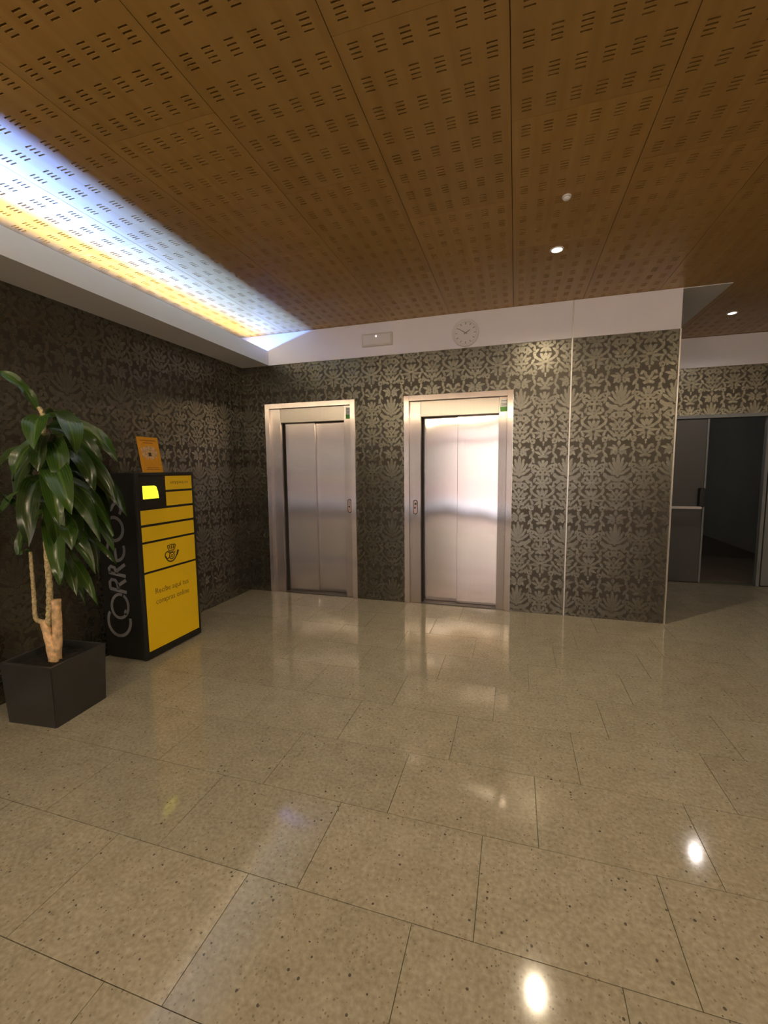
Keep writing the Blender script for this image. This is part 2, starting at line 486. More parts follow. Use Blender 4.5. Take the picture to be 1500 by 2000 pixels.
# --- polished terrazzo tile
def terrazzo_material():
    m, nt, b = nodes_of('polished_terrazzo')
    geo = nt.nodes.new('ShaderNodeNewGeometry')
    oi = nt.nodes.new('ShaderNodeObjectInfo')
    def noise(sc, det):
        n = nt.nodes.new('ShaderNodeTexNoise'); n.inputs['Scale'].default_value = sc; n.inputs['Detail'].default_value = det
        nt.links.new(geo.outputs['Position'], n.inputs['Vector'])
        return n.outputs[0]
    def vor(sc, rnd=1.0):
        n = nt.nodes.new('ShaderNodeTexVoronoi'); n.inputs['Scale'].default_value = sc
        n.inputs['Randomness'].default_value = rnd
        nt.links.new(geo.outputs['Position'], n.inputs['Vector'])
        return n
    base = nt.nodes.new('ShaderNodeValToRGB')
    e = base.color_ramp.elements
    e[0].position, e[0].color = 0.33, (0.265, 0.238, 0.168, 1)
    e[1].position, e[1].color = 0.67, (0.420, 0.386, 0.285, 1)
    mixn = math_node(nt, 'ADD', math_node(nt, 'MULTIPLY', noise(62, 5), 0.72), math_node(nt, 'MULTIPLY', noise(9, 3), 0.28))
    nt.links.new(mixn, base.inputs[0])
    # dark chips: small cells picked at random
    v = vor(80)
    cs = nt.nodes.new('ShaderNodeSeparateColor')
    nt.links.new(v.outputs['Color'], cs.inputs[0])
    pick = math_node(nt, 'GREATER_THAN', cs.outputs[0], 0.965)
    lim = math_node(nt, 'MULTIPLY_ADD', cs.outputs[1], 0.30, 0.12)
    near = math_node(nt, 'LESS_THAN', v.outputs['Distance'], lim)
    chip = math_node(nt, 'MULTIPLY', pick, near)
    v2 = vor(110)
    cs2 = nt.nodes.new('ShaderNodeSeparateColor')
    nt.links.new(v2.outputs['Color'], cs2.inputs[0])
    chip2 = math_node(nt, 'MULTIPLY', math_node(nt, 'GREATER_THAN', cs2.outputs[0], 0.90), math_node(nt, 'LESS_THAN', v2.outputs['Distance'], 0.36))
    v3 = vor(70)
    cs3 = nt.nodes.new('ShaderNodeSeparateColor')
    nt.links.new(v3.outputs['Color'], cs3.inputs[0])
    light = math_node(nt, 'MULTIPLY', math_node(nt, 'GREATER_THAN', cs3.outputs[1], 0.80), math_node(nt, 'LESS_THAN', v3.outputs['Distance'], 0.42))
    def mix(fac, a, bcol, k):
        mx = nt.nodes.new('ShaderNodeMix'); mx.data_type = 'RGBA'
        nt.links.new(math_node(nt, 'MULTIPLY', fac, k), mx.inputs['Factor'])
        nt.links.new(a, mx.inputs['A'])
        mx.inputs['B'].default_value = bcol
        return mx.outputs['Result']
    c = mix(light, base.outputs[0], (0.40, 0.36, 0.28, 1), 0.22)
    c = mix(chip2, c, (0.14, 0.11, 0.075, 1), 0.55)
    c = mix(chip, c, (0.06, 0.05, 0.045, 1), 0.85)
    hs = nt.nodes.new('ShaderNodeHueSaturation')
    mr = nt.nodes.new('ShaderNodeMapRange'); mr.inputs[3].default_value, mr.inputs[4].default_value = 0.94, 1.05
    nt.links.new(oi.outputs['Random'], mr.inputs[0])
    nt.links.new(mr.outputs[0], hs.inputs['Value'])
    nt.links.new(c, hs.inputs['Color'])
    nt.links.new(hs.outputs[0], b.inputs['Base Color'])
    rr = nt.nodes.new('ShaderNodeMapRange'); rr.inputs[3].default_value, rr.inputs[4].default_value = 0.05, 0.11
    nt.links.new(noise(3, 2), rr.inputs[0])
    nt.links.new(rr.outputs[0], b.inputs['Roughness'])
    return m
M['terrazzo'] = terrazzo_material()
M['grout'] = mat('grout', (0.12, 0.12, 0.08), 0.8, noise=0.1, nscale=10)

# --- brushed stainless steel, grain vertical, with a slight panel wave
def steel_material(name, rough, aniso, wave, col):
    """Vertical grain: the lobe is tight up and down and wide from side to side."""
    m, nt, b = nodes_of(name)
    geo = nt.nodes.new('ShaderNodeNewGeometry')
    gl = nt.nodes.new('ShaderNodeBsdfAnisotropic')
    gl.distribution = 'GGX'
    gl.inputs['Color'].default_value = (*col, 1)
    gl.inputs['Roughness'].default_value = rough
    gl.inputs['Anisotropy'].default_value = aniso
    tv = nt.nodes.new('ShaderNodeCombineXYZ'); tv.inputs[2].default_value = 1.0
    tv.inputs[0].default_value, tv.inputs[1].default_value = 0.03, 0.02
    nt.links.new(tv.outputs[0], gl.inputs['Tangent'])
    # faint grain in the tone
    mp = nt.nodes.new('ShaderNodeMapping'); mp.inputs['Scale'].default_value = (260, 260, 1.2)
    nt.links.new(geo.outputs['Position'], mp.inputs['Vector'])
    n = nt.nodes.new('ShaderNodeTexNoise'); n.inputs['Scale'].default_value = 1.0
    nt.links.new(mp.outputs[0], n.inputs['Vector'])
    sc = nt.nodes.new('ShaderNodeVectorMath'); sc.operation = 'SCALE'
    sc.inputs[0].default_value = col
    nt.links.new(math_node(nt, 'MULTIPLY_ADD', n.outputs[0], 0.16, 0.92), sc.inputs['Scale'])
    nt.links.new(sc.outputs[0], gl.inputs['Color'])
    if wave:
        # slow panel wave up and down the sheet
        mp2 = nt.nodes.new('ShaderNodeMapping'); mp2.inputs['Scale'].default_value = (2.4, 2.4, 0.7)
        nt.links.new(geo.outputs['Position'], mp2.inputs['Vector'])
        w = nt.nodes.new('ShaderNodeTexNoise'); w.inputs['Scale'].default_value = 1.0; w.inputs['Detail'].default_value = 0
        nt.links.new(mp2.outputs[0], w.inputs['Vector'])
        cv = nt.nodes.new('ShaderNodeCombineXYZ')
        nt.links.new(math_node(nt, 'MULTIPLY', math_node(nt, 'ADD', w.outputs[0], -0.5), wave), cv.inputs[2])
        ad = nt.nodes.new('ShaderNodeVectorMath'); ad.operation = 'ADD'
        nt.links.new(geo.outputs['Normal'], ad.inputs[0]); nt.links.new(cv.outputs[0], ad.inputs[1])
        nm = nt.nodes.new('ShaderNodeVectorMath'); nm.operation = 'NORMALIZE'
        nt.links.new(ad.outputs[0], nm.inputs[0])
        nt.links.new(nm.outputs[0], gl.inputs['Normal'])
    nt.links.new(gl.outputs[0], nt.nodes['Material Output'].inputs['Surface'])
    nt.nodes.remove(b)
    return m
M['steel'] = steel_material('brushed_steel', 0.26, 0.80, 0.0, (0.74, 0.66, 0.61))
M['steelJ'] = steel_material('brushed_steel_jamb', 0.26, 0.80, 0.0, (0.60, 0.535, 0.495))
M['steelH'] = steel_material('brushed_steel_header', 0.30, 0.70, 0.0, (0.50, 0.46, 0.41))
M['steelL'] = steel_material('brushed_steel_door', 0.26, 0.84, 0.0, (0.72, 0.65, 0.61))
M['steelR'] = steel_material('bright_steel_door', 0.15, 0.66, 0.04, (0.78, 0.71, 0.68))

def leaf_material():
    m, nt, b = nodes_of('dracaena_leaf')
    oi = nt.nodes.new('ShaderNodeObjectInfo')
    uv = nt.nodes.new('ShaderNodeUVMap')
    sep = nt.nodes.new('ShaderNodeSeparateXYZ')
    nt.links.new(uv.outputs[0], sep.inputs[0])
    st = math_node(nt, 'SINE', math_node(nt, 'MULTIPLY', sep.outputs[0], 60.0))
    mid = math_node(nt, 'LESS_THAN', math_node(nt, 'ABSOLUTE', math_node(nt, 'ADD', sep.outputs[0], -0.5)), 0.035)
    f = math_node(nt, 'ADD', math_node(nt, 'MULTIPLY_ADD', st, 0.10, 0.28), math_node(nt, 'MULTIPLY', mid, 0.5))
    rp = nt.nodes.new('ShaderNodeValToRGB')
    e = rp.color_ramp.elements
    e[0].position, e[0].color = 0.0, (0.008, 0.030, 0.004, 1)
    e[1].position, e[1].color = 1.0, (0.070, 0.125, 0.018, 1)
    nt.links.new(f, rp.inputs[0])
    hs = nt.nodes.new('ShaderNodeHueSaturation')
    mr = nt.nodes.new('ShaderNodeMapRange'); mr.inputs[3].default_value, mr.inputs[4].default_value = 0.6, 1.6
    nt.links.new(oi.outputs['Random'], mr.inputs[0])
    nt.links.new(mr.outputs[0], hs.inputs['Value'])
    nt.links.new(rp.outputs[0], hs.inputs['Color'])
    nt.links.new(hs.outputs[0], b.inputs['Base Color'])
    b.inputs['Roughness'].default_value = 0.25
    b.inputs['Transmission Weight'].default_value = 0.0
    return m
M['leaf'] = leaf_material()

def glass_material():
    m, nt, b = nodes_of('clear_glass')
    out = nt.nodes['Material Output']
    tr = nt.nodes.new('ShaderNodeBsdfTransparent'); tr.inputs[0].default_value = (0.93, 0.95, 0.95, 1)
    gl = nt.nodes.new('ShaderNodeBsdfGlossy'); gl.inputs['Roughness'].default_value = 0.02
    fr = nt.nodes.new('ShaderNodeFresnel'); fr.inputs[0].default_value = 1.45
    mx = nt.nodes.new('ShaderNodeMixShader')
    nt.links.new(fr.outputs[0], mx.inputs[0]); nt.links.new(tr.outputs[0], mx.inputs[1]); nt.links.new(gl.outputs[0], mx.inputs[2])
    nt.links.new(mx.outputs[0], out.inputs['Surface'])
    nt.nodes.remove(b)
    return m
M['glass'] = glass_material()

# ------------------------------------------------------------------ room dimensions (metres)
XL, XR = -3.04, 4.153
YB, YF, YN = 4.40, 6.10, -3.20       # elevator wall, far wall, entrance wall
H, BAND = 2.948, 2.6125
XE = 1.334                            # outer corner of the elevator wall
ELEV = [(-2.75, -1.655), (-1.115, -0.030)]

# floor: grout bed + tiles 60 x 40 cm laid in third bond
floor = struct(obj('floor', boxes([(XL-0.2, XR+0.2, YN-0.2, YF+0.2, -0.20, -0.006)]), M['grout']))
tile_bm = box(0.0013, 0.5987, 0.0013, 0.3987, -0.012, 0.0)
tile_me = bpy.data.meshes.new('floor_tile')
tile_bm.to_mesh(tile_me); tile_bm.free()
tile_me.materials.append(M['terrazzo'])
rows_y0 = 1.198
rest = bmesh.new()
ROW_OFF = [-0.095, 0.113, 0.313]      # rows starting at y = 1.198, 1.598, 1.998
for j in range(-11, 13):
    y0 = rows_y0 + 0.4*j
    off = ROW_OFF[j % 3]
    y1 = min(y0+0.4, YF-0.001)
    if y1-y0 < 0.03:
        continue
    i0 = math.floor((XL-off)/0.6)
    i1 = math.ceil((XR-off)/0.6)
    for i in range(i0, i1):
        xa, xb = max(off+0.6*i, XL+0.001), min(off+0.6*i+0.6, XR-0.001)
        if xb-xa < 0.02:
            continue
        if y0 < 0.3 or xa > 0.75*max(y0, 1)+1.0:
            ya = max(y0, YN+0.001)
            if y1-ya > 0.02:
                add_box(rest, xa+0.0011, xb-0.0011, ya+0.0011, y1-0.0011, -0.012, 0.0)
            continue
        # behind the elevator wall there is no floor in view
        if y0 >= YB+0.15 and xb < XE:
            continue
        o = obj('floor_tile', tile_me, None, floor, (xa, y0, 0))
        o.scale = ((xb-xa)/0.6, (y1-y0)/0.4, 1)
r_ = obj('floor_tile_field', rest, M['terrazzo'], floor)
r_['kind'] = 'stuff'

# ceiling: dark fleece bed + slotted veneer panels 60 x 116 cm
ceiling = struct(obj('ceiling', boxes([(XL-0.2, XR+0.2, YN-0.2, YF+0.2, H+0.022, H+0.2)]), M['fleece']))
PW, PL, G, T = 0.6, 1.16, 0.0016, 0.014
def panel_mesh():
    xs, ys = [G], [G]
    sx, sy_ = [], []
    for c in range(6):
        x = 0.0625 + 0.095*c
        sx.append((x-0.0195, x+0.0195)); xs += [x-0.0195, x+0.0195]
    for r in range(8):
        yc = 0.0725 + 0.145*r
        for k in range(4):
            y = yc + (k-1.5)*0.0195
            sy_.append((y-0.0038, y+0.0038)); ys += [y-0.0038, y+0.0038]
    ys[0] = 0.0006
    xs.append(PW-G); ys.append(PL-0.0006)
    bm = bmesh.new()
    V = [[bm.verts.new((x, y, 0)) for y in ys] for x in xs]
    for i in range(len(xs)-1):
        for j in range(len(ys)-1):
            if i % 2 == 1 and j % 2 == 1:
                a = (xs[i], xs[i+1], ys[j], ys[j+1])
                lo = [V[i][j], V[i+1][j], V[i+1][j+1], V[i][j+1]]
                hi = [bm.verts.new((v.co.x, v.co.y, T)) for v in lo]
                for k in range(4):
                    q = (k+1) % 4
                    bm.faces.new((lo[k], hi[k], hi[q], lo[q]))
            else:
                bm.faces.new((V[i][j], V[i][j+1], V[i+1][j+1], V[i+1][j]))
    # outer rim
    ring = [V[i][0] for i in range(len(xs))] + [V[-1][j] for j in range(1, len(ys))] + [V[i][-1] for i in range(len(xs)-2, -1, -1)] + [V[0][j] for j in range(len(ys)-2, 0, -1)]
    up = [bm.verts.new((v.co.x, v.co.y, T)) for v in ring]
    n = len(ring)
    for k in range(n):
        q = (k+1) % n
        bm.faces.new((ring[k], ring[q], up[q], up[k]))
    bmesh.ops.recalc_face_normals(bm, faces=bm.faces[:])
    me = bpy.data.meshes.new('ceiling_panel')
    bm.to_mesh(me); bm.free()
    me.materials.append(M['wood'])
    return me
pm = panel_mesh()
PH = [0, 3, 6, 2, 5, 1, 4, 7, 3, 6, 0, 5, 2]
for c in range(-5, 7):
    x0 = -0.047 + 0.6*c
    off = 2.4115 if c == -5 else 1.9765 + 0.145*PH[c+5]
    j = math.floor((YN-0.1-off)/PL)
    while off + PL*j < YF+0.02:
        y0 = off + PL*j
        j += 1
        if y0+PL < YN+0.05:
            continue
        # nothing of the panel shows behind the elevator wall
        if y0 > YB+0.02 and x0+PW < XE+0.36:
            continue
        o = obj('ceiling_panel', pm, None, ceiling, (max(x0, XL+0.0) if c == -5 else x0, y0, H))
        if c == -5:
            o.scale = ((x0+PW-XL)/PW, 1, 1)
strip = obj('plaster_strip', box(XE, XE+0.36, YB+0.005, YF, H-0.006, H-0.0005), M['plaster'], ceiling)

# walls -------------------------------------------------------------------
wall_left = struct(obj('wall_left', boxes([(XL-0.2, XL, YN-0.2, YB+0.3, -0.19, H)]), M['damask']))
segs = []
xs = [XL] + [v for e in ELEV for v in (e[0]-0.0005, e[1]+0.0005)] + [XE]
for i in range(0, len(xs), 2):
    segs.append((xs[i], xs[i+1], YB, YB+0.30, -0.005, H))
for e in ELEV:
    segs.append((e[0]-0.0005, e[1]+0.0005, YB, YB+0.30, 2.187, H))
for sg in segs:
    w_ = struct(obj('wall_back', boxes([sg]), M['damask']))
struct(obj('wall_return', boxes([(XE-0.2, XE, YB+0.30, YF, -0.005, H)]), M['damask']))
band = struct(obj('trim_3', box(XL+0.002, XE, YB-0.010, YB, BAND, H-0.002, 0.001), M['white']))
trim1 = struct(obj('trim_1', box(0.470, 0.482, YB-0.013, YB-0.0002, 0.0, H-0.004, 0.001), M['trim']))
trim2 = struct(obj('trim_2', box(XE-0.008, XE+0.004, YB-0.013, YB+0.006, 0.0, BAND-0.001, 0.001), M['trim']))
# far wall with the fire-door opening
DX0, DX1, DZ = 1.36, 3.30, 2.045
wall_far = struct(obj('wall_far', boxes([(XE, DX0, YF, YF+0.2, -0.005, H), (DX1, XR, YF, YF+0.2, -0.005, H), (DX0, DX1, YF, YF+0.2, DZ, H)]), M['damask']))
obj('painted_band', box(XE+0.002, XR-0.002, YF-0.010, YF, 2.598, H-0.004, 0.001), M['white'], wall_far)
wall_right = struct(obj('wall_right', boxes([(XR, XR+0.2, YN-0.2, YF+0.2, -0.19, H)]), M['damask']))
obj('painted_band', box(XR-0.010, XR, YN+0.002, YF-0.012, BAND, H-0.004, 0.001), M['white'], wall_right)
wall_front = struct(obj('wall_front', boxes([(XL, -1.75, YN-0.2, YN, -0.005, H), (1.75, XR, YN-0.2, YN, -0.005, H), (-1.75, 1.75, YN-0.2, YN, 2.66, H)]), M['damask']))

# cove along the left wall
XS = -2.681
cove = bmesh.new()
add_box(cove, XL, XS-0.02, YN+0.002, YB-0.011, BAND, BAND+0.02)
add_box(cove, XS-0.02, XS, YN+0.002, YB-0.011, BAND, 2.770)
cove_ = struct(obj('cove_soffit', cove, M['plaster']))
lf = tag(obj('strip_light', box(-2.965, -2.935, YN+0.3, YB-0.05, BAND+0.021, BAND+0.045, 0.003), M['plastic']), 'slim white strip light lying in the cove trough over the left wall', 'light')

# entrance glazing behind the viewer
win = struct(obj('window_1', boxes(
    [(-1.75, 1.75, YN-0.14, YN-0.06, 0.0, 0.06), (-1.75, 1.75, YN-0.14, YN-0.06, 2.58, 2.66), (-1.75, 1.75, YN-0.14, YN-0.06, 2.15, 2.22)]
    + [(x-0.03, x+0.03, YN-0.14, YN-0.06, 0.06, 2.58) for x in (-1.72, -0.6, 0.6, 1.72)]), M['alu']))
for x, xe in ((-1.72, -0.6), (-0.6, 0.6), (0.6, 1.72)):
    obj('pane', box(x+0.03, xe-0.03, YN-0.105, YN-0.095, 0.06, 2.15), M['glass'], win)
    obj('pane', box(x+0.03, xe-0.03, YN-0.105, YN-0.095, 2.22, 2.58), M['glass'], win)
# street outside the glazing
street = struct(obj('street_ground', boxes([(-16, 16, -16, YN-0.2, -0.25, -0.02)]), M['paving']))
fac = boxes([(-16, 16, -8.4, -8.0, -0.02, 9.0)])
facade = struct(obj('street_facade', fac, M['facade']))
for x in (-8.1, -4.5, -0.9, 2.7, 6.3):
    for z in (0.9, 4.1):
        obj('shuttered_window', box(x-0.65, x+0.65, -8.0, -7.96, z, z+1.4, 0.01), M['facadewin'], facade)

# corridor beyond the fire door
cor = bmesh.new()
add_box(cor, 3.80, 3.95, YF+0.2, 11.6, -0.1, 2.9)
add_box(cor, 1.20, 3.95, 11.6, 11.75, -0.1, 2.9)
add_box(cor, 1.05, 1.20, YF+0.2, 11.75, -0.1, 2.9)
add_box(cor, 1.05, 3.95, YF+0.2, 11.75, 2.9, 3.0)
struct(obj('wall_corridor', cor, M['corr']))
struct(obj('floor_corridor', boxes([(1.05, 3.95, YF+0.2, 11.75, -0.1, -0.002)]), M['corrfloor']))

cl = bpy.data.lights.new('corridor_fill', 'POINT')  # unseen lamp added to lift the dark corridor
cl.energy, cl.color, cl.shadow_soft_size = 1.6, (1.0, 0.97, 0.93), 0.1
clo = bpy.data.objects.new('corridor_fill', cl)
COL.objects.link(clo)
clo.location = (1.7, 9.6, 2.5)

# ------------------------------------------------------------------ elevators
def elevator(e, jl, jr, split, front_left, door_m, label, btn_x, stk_x):
    x0, x1 = e
    cx = (x0+x1)/2
    t = thing('elevator_door', label, 'elevator', (cx, YB, 0), 'brushed steel elevator doors')
    def add(name, bm, m):
        bmesh.ops.translate(bm, verts=bm.verts[:], vec=(-cx, -YB, 0))
        return obj(name, bm, m, t)
    ya, yb = YB-0.022, YB+0.012
    w = 0.056
    zt, zh = 2.185, 1.972
    add('architrave', box(x0, x0+w, ya, yb, 0.001, zt, 0.002), M['steel'])
    add('architrave', box(x1-w, x1, ya, yb, 0.001, zt, 0.002), M['steel'])
    add('head_architrave', box(x0+w, x1-w, ya, yb, zt-w, zt, 0.002), M['steel'])
    yj, yk = YB+0.012, YB+0.092
    a, b = x0+jl, x1-jr
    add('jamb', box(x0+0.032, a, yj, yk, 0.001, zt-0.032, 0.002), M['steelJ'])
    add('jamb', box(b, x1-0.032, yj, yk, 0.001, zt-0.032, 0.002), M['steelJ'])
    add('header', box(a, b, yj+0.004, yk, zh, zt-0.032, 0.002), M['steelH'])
    add('shadow_gap_strip', box(a+0.0003, a+0.014, YB+0.050, YB+0.0975, 0.008, zh-0.0005), M['dark'])  # black strip standing in for the shadow gap along the jamb reveal
    yf, yr = YB+0.098, YB+0.132
    L = (yf if front_left else yr)
    Rr = (yr if front_left else yf)
    p = add('door_panel', box(a-0.02, split+(0 if front_left else 0.03), L, L+0.026, 0.010, zh+0.03, 0.003), door_m)
    q = add('door_panel', box(split-(0.03 if front_left else 0), b+0.02, Rr, Rr+0.026, 0.010, zh+0.03, 0.003), door_m)
    add('threshold', box(a, b, YB+0.012, YB+0.17, -0.002, 0.008, 0.001), M['sill'])
    add('shaft_back', box(x0+0.032, x1-0.032, YB+0.17, YB+0.18, 0.001, 2.15), M['dark'])
    # call plate: stadium shape with a round button
    bm = bmesh.new()
    pts = [(0.024*math.cos(math.radians(g)), 0.052+0.024*math.sin(math.radians(g))) for g in range(0, 181, 15)] + [(0.024*math.cos(math.radians(g)), -0.052+0.024*math.sin(math.radians(g))) for g in range(180, 361, 15)]
    yp = yj-0.006
    f1 = [bm.verts.new((btn_x+u, yp, 1.037+v)) for u, v in pts]
    f0 = [bm.verts.new((btn_x+u, yj, 1.037+v)) for u, v in pts]
    bm.faces.new(f1)
    for k in range(len(pts)):
        bm.faces.new((f1[k], f0[k], f0[(k+1) % len(pts)], f1[(k+1) % len(pts)]))
    bmesh.ops.recalc_face_normals(bm, faces=bm.faces[:])
    plate = add('call_plate', bm, M['plate'])
    bm = bmesh.new()
    f1 = [bm.verts.new((btn_x+u*0.72, yp-0.0015, 1.037+v*0.9)) for u, v in pts]
    f0 = [bm.verts.new((btn_x+u*0.72, yp, 1.037+v*0.9)) for u, v in pts]
    bm.faces.new(f1)
    for k in range(len(pts)):
        bm.faces.new((f1[k], f0[k], f0[(k+1) % len(pts)], f1[(k+1) % len(pts)]))
    bmesh.ops.recalc_face_normals(bm, faces=bm.faces[:])
    bmesh.ops.translate(bm, verts=bm.verts[:], vec=(-cx, -YB, 0))
    obj('plate_face', bm, M['plateface'], plate)
    bm = lathe([(0.0, 0.0), (0.0, 0.006), (0.009, 0.006), (0.010, 0.0)][1:], 16, 'Y')
    bmesh.ops.translate(bm, verts=bm.verts[:], vec=(btn_x-0.004-cx, yp-YB, 1.03))
    obj('call_button', bm, M['black'], plate)
    bm = box(btn_x-0.009-cx, btn_x+0.013-cx, yp-0.003-YB, yp-0.0015-YB, 1.062, 1.082, 0.0)
    obj('floor_indicator', bm, M['chrome'], plate)
    # sticker: white card over a green field
    s = add('sticker', box(stk_x-0.034, stk_x+0.034, yj-0.0015, yj, 1.985, 2.105), M['card'])
    obj('sticker_green', box(stk_x-0.034-cx, stk_x+0.034-cx, yj-0.0025-YB, yj-0.0016-YB, 1.985, 2.030), M['green'], s)
    obj('sticker_print', boxes([(stk_x-0.024-cx, stk_x+0.024-cx, yj-0.0025-YB, yj-0.0016-YB, z, z+0.005) for z in (2.045, 2.058, 2.085)]), M['greyletter'], s)
    return t
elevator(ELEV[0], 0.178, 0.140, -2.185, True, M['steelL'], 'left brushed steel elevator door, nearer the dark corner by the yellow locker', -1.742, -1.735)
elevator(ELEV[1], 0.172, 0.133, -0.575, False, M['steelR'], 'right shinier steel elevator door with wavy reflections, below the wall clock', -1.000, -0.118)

# ------------------------------------------------------------------ clock
ck = thing('wall_clock', 'round white wall clock on the white band above the right elevator', 'clock', (-0.489, YB-0.010, 2.747))
obj('case', lathe([(0.0, 0.0), (0.120, 0.0), (0.128, 0.010), (0.128, 0.026), (0.122, 0.032), (0.114, 0.030), (0.110, 0.020), (0.0, 0.020)], 48, 'Y'), M['plastic'], ck, smooth=False)
face = obj('dial', lathe([(0.109, 0.0201), (0.109, 0.0206), (0.0, 0.0206)], 48, 'Y'), M['clockface'], ck)
tk = bmesh.new()
for k in range(60):
    a = math.radians(6*k)
    big = k % 5 == 0
    r0, r1, w = (0.080, 0.100, 0.0075) if big else (0.101, 0.106, 0.0025)
    d, e_ = Vector((math.sin(a), 0, math.cos(a))), Vector((math.cos(a), 0, -math.sin(a)))
    vs = [tk.verts.new(d*r+e_*s*w/2+Vector((0, -0.0212, 0))) for r, s in ((r0, -1), (r0, 1), (r1, 1), (r1, -1))]
    tk.faces.new(vs)
obj('hour_marks', tk, M['clockink'], face)
def hand(ang, ln, w, h):
    bm = bmesh.new()
    a = math.radians(ang)
    d, e_ = Vector((math.sin(a), 0, math.cos(a))), Vector((math.cos(a), 0, -math.sin(a)))
    lo = [d*-0.018+e_*w*0.6, d*-0.018-e_*w*0.6, d*ln-e_*w*0.35, d*ln+e_*w*0.35]
    A = [bm.verts.new(v+Vector((0, -h, 0))) for v in lo]
    B = [bm.verts.new(v+Vector((0, -h-0.0015, 0))) for v in lo]
    bm.faces.new(A); bm.faces.new(B)
    for k in range(4):
        bm.faces.new((A[k], A[(k+1) % 4], B[(k+1) % 4], B[k]))
    bmesh.ops.recalc_face_normals(bm, faces=bm.faces[:])
    return bm
obj('hour_hand', hand(58, 0.052, 0.010, 0.0225), M['clockink'], ck)
obj('minute_hand', hand(-58, 0.080, 0.008, 0.0245), M['clockink'], ck)
obj('hand_pivot', lathe([(0.007, 0.021), (0.007, 0.028), (0.0, 0.028)], 12, 'Y'), M['clockink'], ck)

# ------------------------------------------------------------------ emergency light
el = thing('emergency_light', 'small rectangular white emergency light on the band above the left elevator', 'emergency light', (-1.393, YB-0.010, 2.770))
obj('housing', box(-0.165, 0.165, -0.030, 0.0, -0.064, 0.064, 0.006, 2), M['plastic2'], el)
obj('diffuser', box(-0.148, 0.148, -0.036, -0.0302, -0.048, 0.048, 0.004, 2), M['plastic'], el)
obj('pilot_lamp', lathe([(0.008, 0.036), (0.008, 0.039), (0.0, 0.041)], 12, 'Y'), M['led'], el, (-0.005, 0, 0.030))

# ------------------------------------------------------------------ downlights and added fill globes
def downlight(x, y, col, watts, seen, i):
    if seen:
        lab = {0: 'bright warm recessed downlight in the wood ceiling just beyond the tiny white detector', 1: 'small cool white recessed downlight in the ceiling before the far grey fire door', 2: 'warm recessed downlight nearly overhead of the viewer, out of the picture'}[i]
    else:
        lab = ['', '', 'added fill globe nearest overhead, in the middle of the lobby', 'added fill globe nearest the potted plant side', 'added fill globe over the right side of the lobby', 'added fill globe at the left end of the entrance row', 'added fill globe in the middle of the entrance row', 'added fill globe at the right end of the entrance row'][i]
    if not seen:  # unseen globes added as fill light for the white band and room
        t = thing('fill_globe', lab, 'light', (x, y, H), 'added fill globes out of the picture')
        obj('base_plate', lathe([(0.055, -0.0005), (0.055, -0.022), (0.045, -0.024)], 24), M['plastic'], t)
        obj('globe', lathe([(0.0, -0.145)] + [(0.062*math.sin(math.radians(g)), -0.085-0.062*math.cos(math.radians(g))) for g in range(15, 166, 15)], 20), M['opal'], t, smooth=True)
        l = bpy.data.lights.new('fill_lamp', 'POINT')
        l.energy, l.color, l.shadow_soft_size = watts, col, 0.064
        g_ = bpy.data.objects.new('fill_lamp', l)
        COL.objects.link(g_)
        g_.location = (x, y, H-0.235)
        return
    t = thing('ceiling_downlight', lab, 'light', (x, y, H), 'recessed ceiling downlights')
    obj('trim_ring', lathe([(0.034, -0.001), (0.036, -0.006), (0.044, -0.006), (0.047, -0.0005)], 32), M['plastic'], t)
    obj('lens', lathe([(0.0335, -0.001), (0.024, -0.0035), (0.0, -0.0045)], 24), M['lens'] if col == WARM else M['lenscool'], t)
    l = bpy.data.lights.new('downlight_lamp', 'SPOT')
    l.energy, l.color = watts, col
    l.spot_size, l.spot_blend, l.shadow_soft_size = math.radians(160), 0.9, 0.016
    lo = bpy.data.objects.new('downlight_lamp', l)
    COL.objects.link(lo)
    lo.location = (x, y, H-0.045)
for i, d in enumerate(DOWN):
    downlight(*d, i)
sm = thing('smoke_detector', 'tiny white dome detector on the wood ceiling', 'detector', (0.245, 2.756, H))
obj('base', lathe([(0.024, -0.0005), (0.024, -0.008), (0.020, -0.009)], 24), M['plastic'], sm)
obj('dome', lathe([(0.019, -0.009), (0.017, -0.017), (0.010, -0.022), (0.0, -0.0235)], 24), M['plastic'], sm, smooth=True)

# ------------------------------------------------------------------ fire door
fd = struct(obj('door_1', boxes([
    (DX0+0.001, DX0+0.05, YF-0.012, YF+0.14, 0.0, DZ-0.001),
    (DX1-0.05, DX1-0.001, YF-0.012, YF+0.14, 0.0, DZ-0.001),
    (DX0+0.05, DX1-0.05, YF-0.012, YF+0.14, 2.005, DZ-0.001)]), M['fireframe']))
leaf = obj('door_leaf', box(DX0+0.056, 2.185, YF+0.005, YF+0.055, 0.006, 1.998, 0.003), M['firedoor'], fd)
obj('meeting_strip', box(2.185, 2.205, YF-0.004, YF+0.045, 0.006, 1.998, 0.002), M['fireframe'], leaf)
pb = bmesh.new()
add_box(pb, 1.47, 2.150, YF-0.085, YF-0.050, 0.922, 0.952)
bmesh.ops.bevel(pb, geom=pb.edges[:], offset=0.006, segments=2, affect='EDGES')
obj('push_bar', pb, M['barlight'], leaf)
obj('latch_case', box(2.125, 2.182, YF-0.075, YF+0.0045, 0.945, 1.175, 0.012, 2), M['black'], leaf)
obj('hinge_case', box(1.425, 1.475, YF-0.075, YF+0.0045, 0.88, 1.00, 0.01, 2), M['black'], leaf)
post = obj('door_post', box(2.772, 2.805, YF-0.012, YF+0.055, 0.0, 2.004, 0.002), M['fireframe'], fd)
obj('fixed_leaf', box(2.828, DX1-0.056, YF+0.010, YF+0.055, 0.006, 1.998, 0.003), M['fireframe'], fd)
